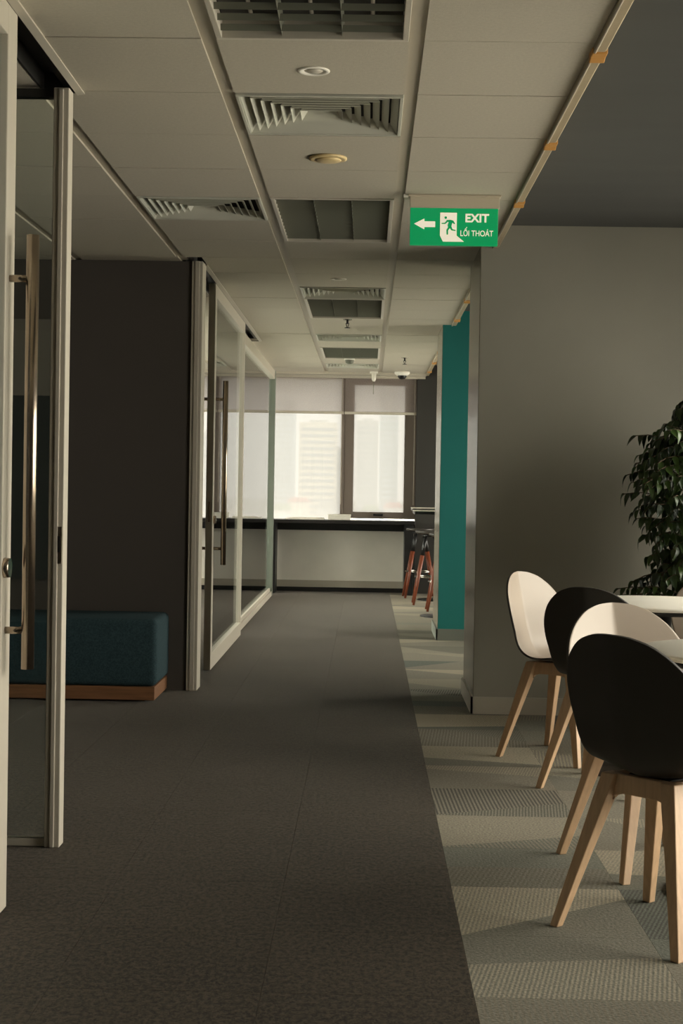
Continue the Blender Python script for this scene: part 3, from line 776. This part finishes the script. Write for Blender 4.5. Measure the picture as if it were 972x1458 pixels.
# branches: arching twigs, leaves alternate along them
tw = []
def crown_r(z):     # crown outline by height
    pts = [(0.56, 0.34), (0.69, 0.43), (0.74, 0.33), (0.79, 0.24), (0.88, 0.27), (1.0, 0.32), (1.09, 0.35), (1.25, 0.41), (1.34, 0.38), (1.40, 0.26), (1.45, 0.27), (1.48, 0.42), (1.52, 0.20), (1.57, 0.14), (1.62, 0.17), (1.66, 0.05)]
    for (a, ra), (b_, rb) in zip(pts, pts[1:]):
        if a <= z <= b_: return ra + (rb - ra) * (z - a) / (b_ - a)
    return 0.05
places = []
for q in range(230):
    z1 = 0.62 + (1.69 - 0.62) * ((q + rp.random()) / 230)
    a = q * 2.39996 + rp.uniform(-0.3, 0.3)
    R = crown_r(z1 - 0.06) * rp.uniform(0.78, 1.06)
    z0 = max(0.5, z1 - rp.uniform(0.02, 0.22))
    p0 = Vector((0.03 * math.sin(z0 * 5), 0.02 * math.cos(z0 * 4), z0))
    p2 = Vector((R * math.cos(a), R * math.sin(a), z1 - 0.06)); p1 = (p0 + p2) / 2 + Vector((0, 0, 0.10))
    pts = [p0 * (1 - s) ** 2 + p1 * 2 * s * (1 - s) + p2 * s * s for s in [k / 5 for k in range(6)]]
    tw.append(pts)
    nl = 11
    for k in range(nl):
        s = 0.25 + 0.75 * (k + 0.5) / nl
        p = p0 * (1 - s) ** 2 + p1 * 2 * s * (1 - s) + p2 * s * s
        d = ((p1 - p0) * (1 - s) + (p2 - p1) * s).normalized()
        side = Vector((-math.sin(a), math.cos(a), 0)) * (1 if k % 2 else -1)
        dirv = (d * 0.5 + side * rp.uniform(0.4, 0.9) + Vector((0, 0, rp.uniform(-0.95, -0.25)))).normalized()
        if k == nl - 1: dirv = (d + Vector((0, 0, -0.4))).normalized()
        places.append((p, dirv))
bt = MB()
for pts in tw:
    for a_, c_ in zip(pts, pts[1:]): bt.cyl(a_, c_, 0.0028, 0.0022, n=5)
tag(bt.build('twig', m_bark, pl), kind='stuff')
def leaf_matrix(p, d):
    y = d; up = Vector((rp.uniform(-0.5, 0.5), rp.uniform(-0.5, 0.5), 1)); x = y.cross(up).normalized(); z = x.cross(y)
    s = rp.uniform(0.8, 1.25)
    return Matrix(((x.x * s, y.x * s, z.x * s, p.x), (x.y * s, y.y * s, z.y * s, p.y), (x.z * s, y.z * s, z.z * s, p.z), (0, 0, 0, 1)))
# those towards the viewer and the frame's left side are built singly
vis = sorted(range(len(places)), key=lambda i: (places[i][0].x * 1.0 + places[i][0].y * 0.7))
single = set(vis[:295])
rest = bmesh.new()
for i, (p, d) in enumerate(places):
    Mx = leaf_matrix(p, d); me = leaf_meshes[i % 4]
    if i in single:
        o = link('leaf', me, pl); o.matrix_local = Mx
    else:
        tmp = bmesh.new(); tmp.from_mesh(me); bmesh.ops.transform(tmp, matrix=Mx, verts=tmp.verts)
        tm = bpy.data.meshes.new('tmp'); tmp.to_mesh(tm); tmp.free(); rest.from_mesh(tm); bpy.data.meshes.remove(tm)
rm = bpy.data.meshes.new('foliage'); rest.to_mesh(rm); rest.free(); rm.materials.append(m_leaf)
for p in rm.polygons: p.use_smooth = True
tag(link('foliage', rm, pl), kind='stuff')

# ------------------------------------------------------------------ bar tables and stools
def bar_table(x, y, lab):
    t = thing('bar_table', lab, 'table', (x, y, 0), 0, 'tall bar tables behind the teal wall')
    MB().box(-0.30, 0.30, -0.30, 0.30, 0.955, 0.985).build('tabletop', m_blackw, t, 0.004)
    MB().box(-0.303, 0.303, -0.303, 0.303, 0.980, 0.988).build('light_edge', m_alu, t, 0.003)
    MB().box(-0.024, 0.024, -0.024, 0.024, 0.015, 0.955).build('column', m_black, t, 0.003)
    MB().lathe([(0.225, 0.0), (0.225, 0.010), (0.05, 0.018), (0.03, 0.03)], n=32).build('base', m_black, t)
bar_table(0.775, 16.38, 'tall square bar table near the far window wall')
bar_table(0.735, 14.3, 'tall square bar table mostly hidden by the teal wall end')
def make_stool():
    t = thing('bar_stool', 'x', 'stool', (0, 0, 0), 0, 'wooden bar stools at the tall tables')
    MB().lathe([(0.03, 0.715), (0.12, 0.722), (0.152, 0.735), (0.158, 0.747), (0.150, 0.757), (0.10, 0.752), (0.002, 0.748)], n=32).build('seat', m_seatblk, t)
    MB().lathe([(0.075, 0.695), (0.085, 0.716), (0.002, 0.716)], n=20).build('seat_hub', m_black, t)
    for a in range(4):
        c_, s_ = math.cos(PI / 4 + a * PI / 2), math.sin(PI / 4 + a * PI / 2)
        pf = lambda f: (c_ * (0.235 + (0.062 - 0.235) * f), s_ * (0.235 + (0.062 - 0.235) * f), 0.705 * f)
        lg = MB().cyl(pf(0), pf(0.72), 0.0125, 0.019, n=12).build('leg', m_redwood, t)
        MB().cyl(pf(0.715), pf(1.0), 0.0192, 0.0165, n=12).build('leg_cap', m_black, lg)
    MB().torus((0, 0, 0.285), 0.152, 0.0085).build('foot_ring', m_chrome, t)
    return t
st = make_stool(); st.location = (0.655, 15.8, 0); st['label'] = 'reddish wooden bar stool in the middle of the three, seen whole'
dup(st, (0.585, 16.78, 0), 0.05, 'reddish wooden bar stool farthest back beside the window counter')
dup(st, (0.765, 14.98, 0), 0.0, 'reddish wooden bar stool closest, mostly hidden by the teal wall end')

# ------------------------------------------------------------------ city outside
m_ground = pmat('city_ground', srgb(128, 128, 118), 0.9, noise=0.08, scale=0.02)
struct('ground', MB().box(-3000, 3000, 30, 5000, -42, -40), m_ground, 'hazy city ground far below the windows')
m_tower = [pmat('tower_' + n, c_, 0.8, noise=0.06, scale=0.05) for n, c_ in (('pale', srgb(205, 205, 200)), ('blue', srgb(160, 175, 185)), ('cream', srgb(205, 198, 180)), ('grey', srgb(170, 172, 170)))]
m_roof = [pmat('roof_' + n, c_, 0.8) for n, c_ in (('red', srgb(176, 92, 80)), ('grey', srgb(150, 150, 146)), ('green', srgb(98, 124, 84)))]
m_win = pmat('tower_glazing', srgb(120, 132, 140), 0.3)
rc_ = random.Random(3)
def building(x, y, w, d, top, m, lab):
    t = thing('office_tower', lab, 'building', (x, y, -40), 0, 'hazy towers beyond the far windows')
    h = top + 40
    MB().box(-w/2, w/2, -d/2, d/2, 0, h).build('body', m, t)
    MB().box(-w/4, w/4, -d/4, d/4, h, h + 1.6).build('roof_plant', m_tower[3], t)
    b = MB(); z = 3.0
    while z < h - 3:
        b.box(-w/2 + 0.8, w/2 - 0.8, -d/2 - 0.15, -d/2 + 0.1, z, z + 1.5); z += 3.4
    tag(b.build('window_band', m_win, t), kind='stuff')
px2x = lambda px, y: (px - 523) / 2180 * y
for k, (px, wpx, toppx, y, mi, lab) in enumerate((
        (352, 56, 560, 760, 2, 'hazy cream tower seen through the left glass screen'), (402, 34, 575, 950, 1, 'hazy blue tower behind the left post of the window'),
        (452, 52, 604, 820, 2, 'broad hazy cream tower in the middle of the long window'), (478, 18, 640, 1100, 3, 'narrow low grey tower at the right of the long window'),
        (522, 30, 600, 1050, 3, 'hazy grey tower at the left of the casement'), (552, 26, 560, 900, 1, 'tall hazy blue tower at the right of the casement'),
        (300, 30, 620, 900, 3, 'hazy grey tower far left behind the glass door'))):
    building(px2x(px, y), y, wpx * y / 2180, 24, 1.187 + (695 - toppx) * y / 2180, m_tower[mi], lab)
for k, (px, wpx, py, y, mr, lab) in enumerate((
        (560, 26, 722, 520, 0, 'red roofed low house in the haze low in the casement window'), (528, 24, 727, 430, 2, 'green roofed low house in the haze low in the casement window'),
        (425, 30, 716, 560, 0, 'red roofed low house in the haze low in the long window'), (466, 26, 722, 470, 1, 'grey roofed low house in the haze at the right of the long window'),
        (402, 24, 728, 390, 2, 'green roofed low house in the haze at the left of the long window'), (358, 34, 718, 500, 1, 'grey roofed low house in the haze behind the glass door'))):
    w = wpx * y / 2180; top = 1.187 - (py - 695) * y / 2180
    t = thing('low_house', lab, 'building', (px2x(px, y), y, -40), 0, 'low houses beyond the far windows')
    MB().box(-w/2, w/2, -4, 4, 0, top + 40).build('body', m_tower[k % 4], t)
    MB().prism([(-w/2 - 0.3, top + 40), (w/2 + 0.3, top + 40), (w/3, top + 41.6), (-w/3, top + 41.6)], 'y', -4.3, 4.3).build('roof', m_roof[mr], t)
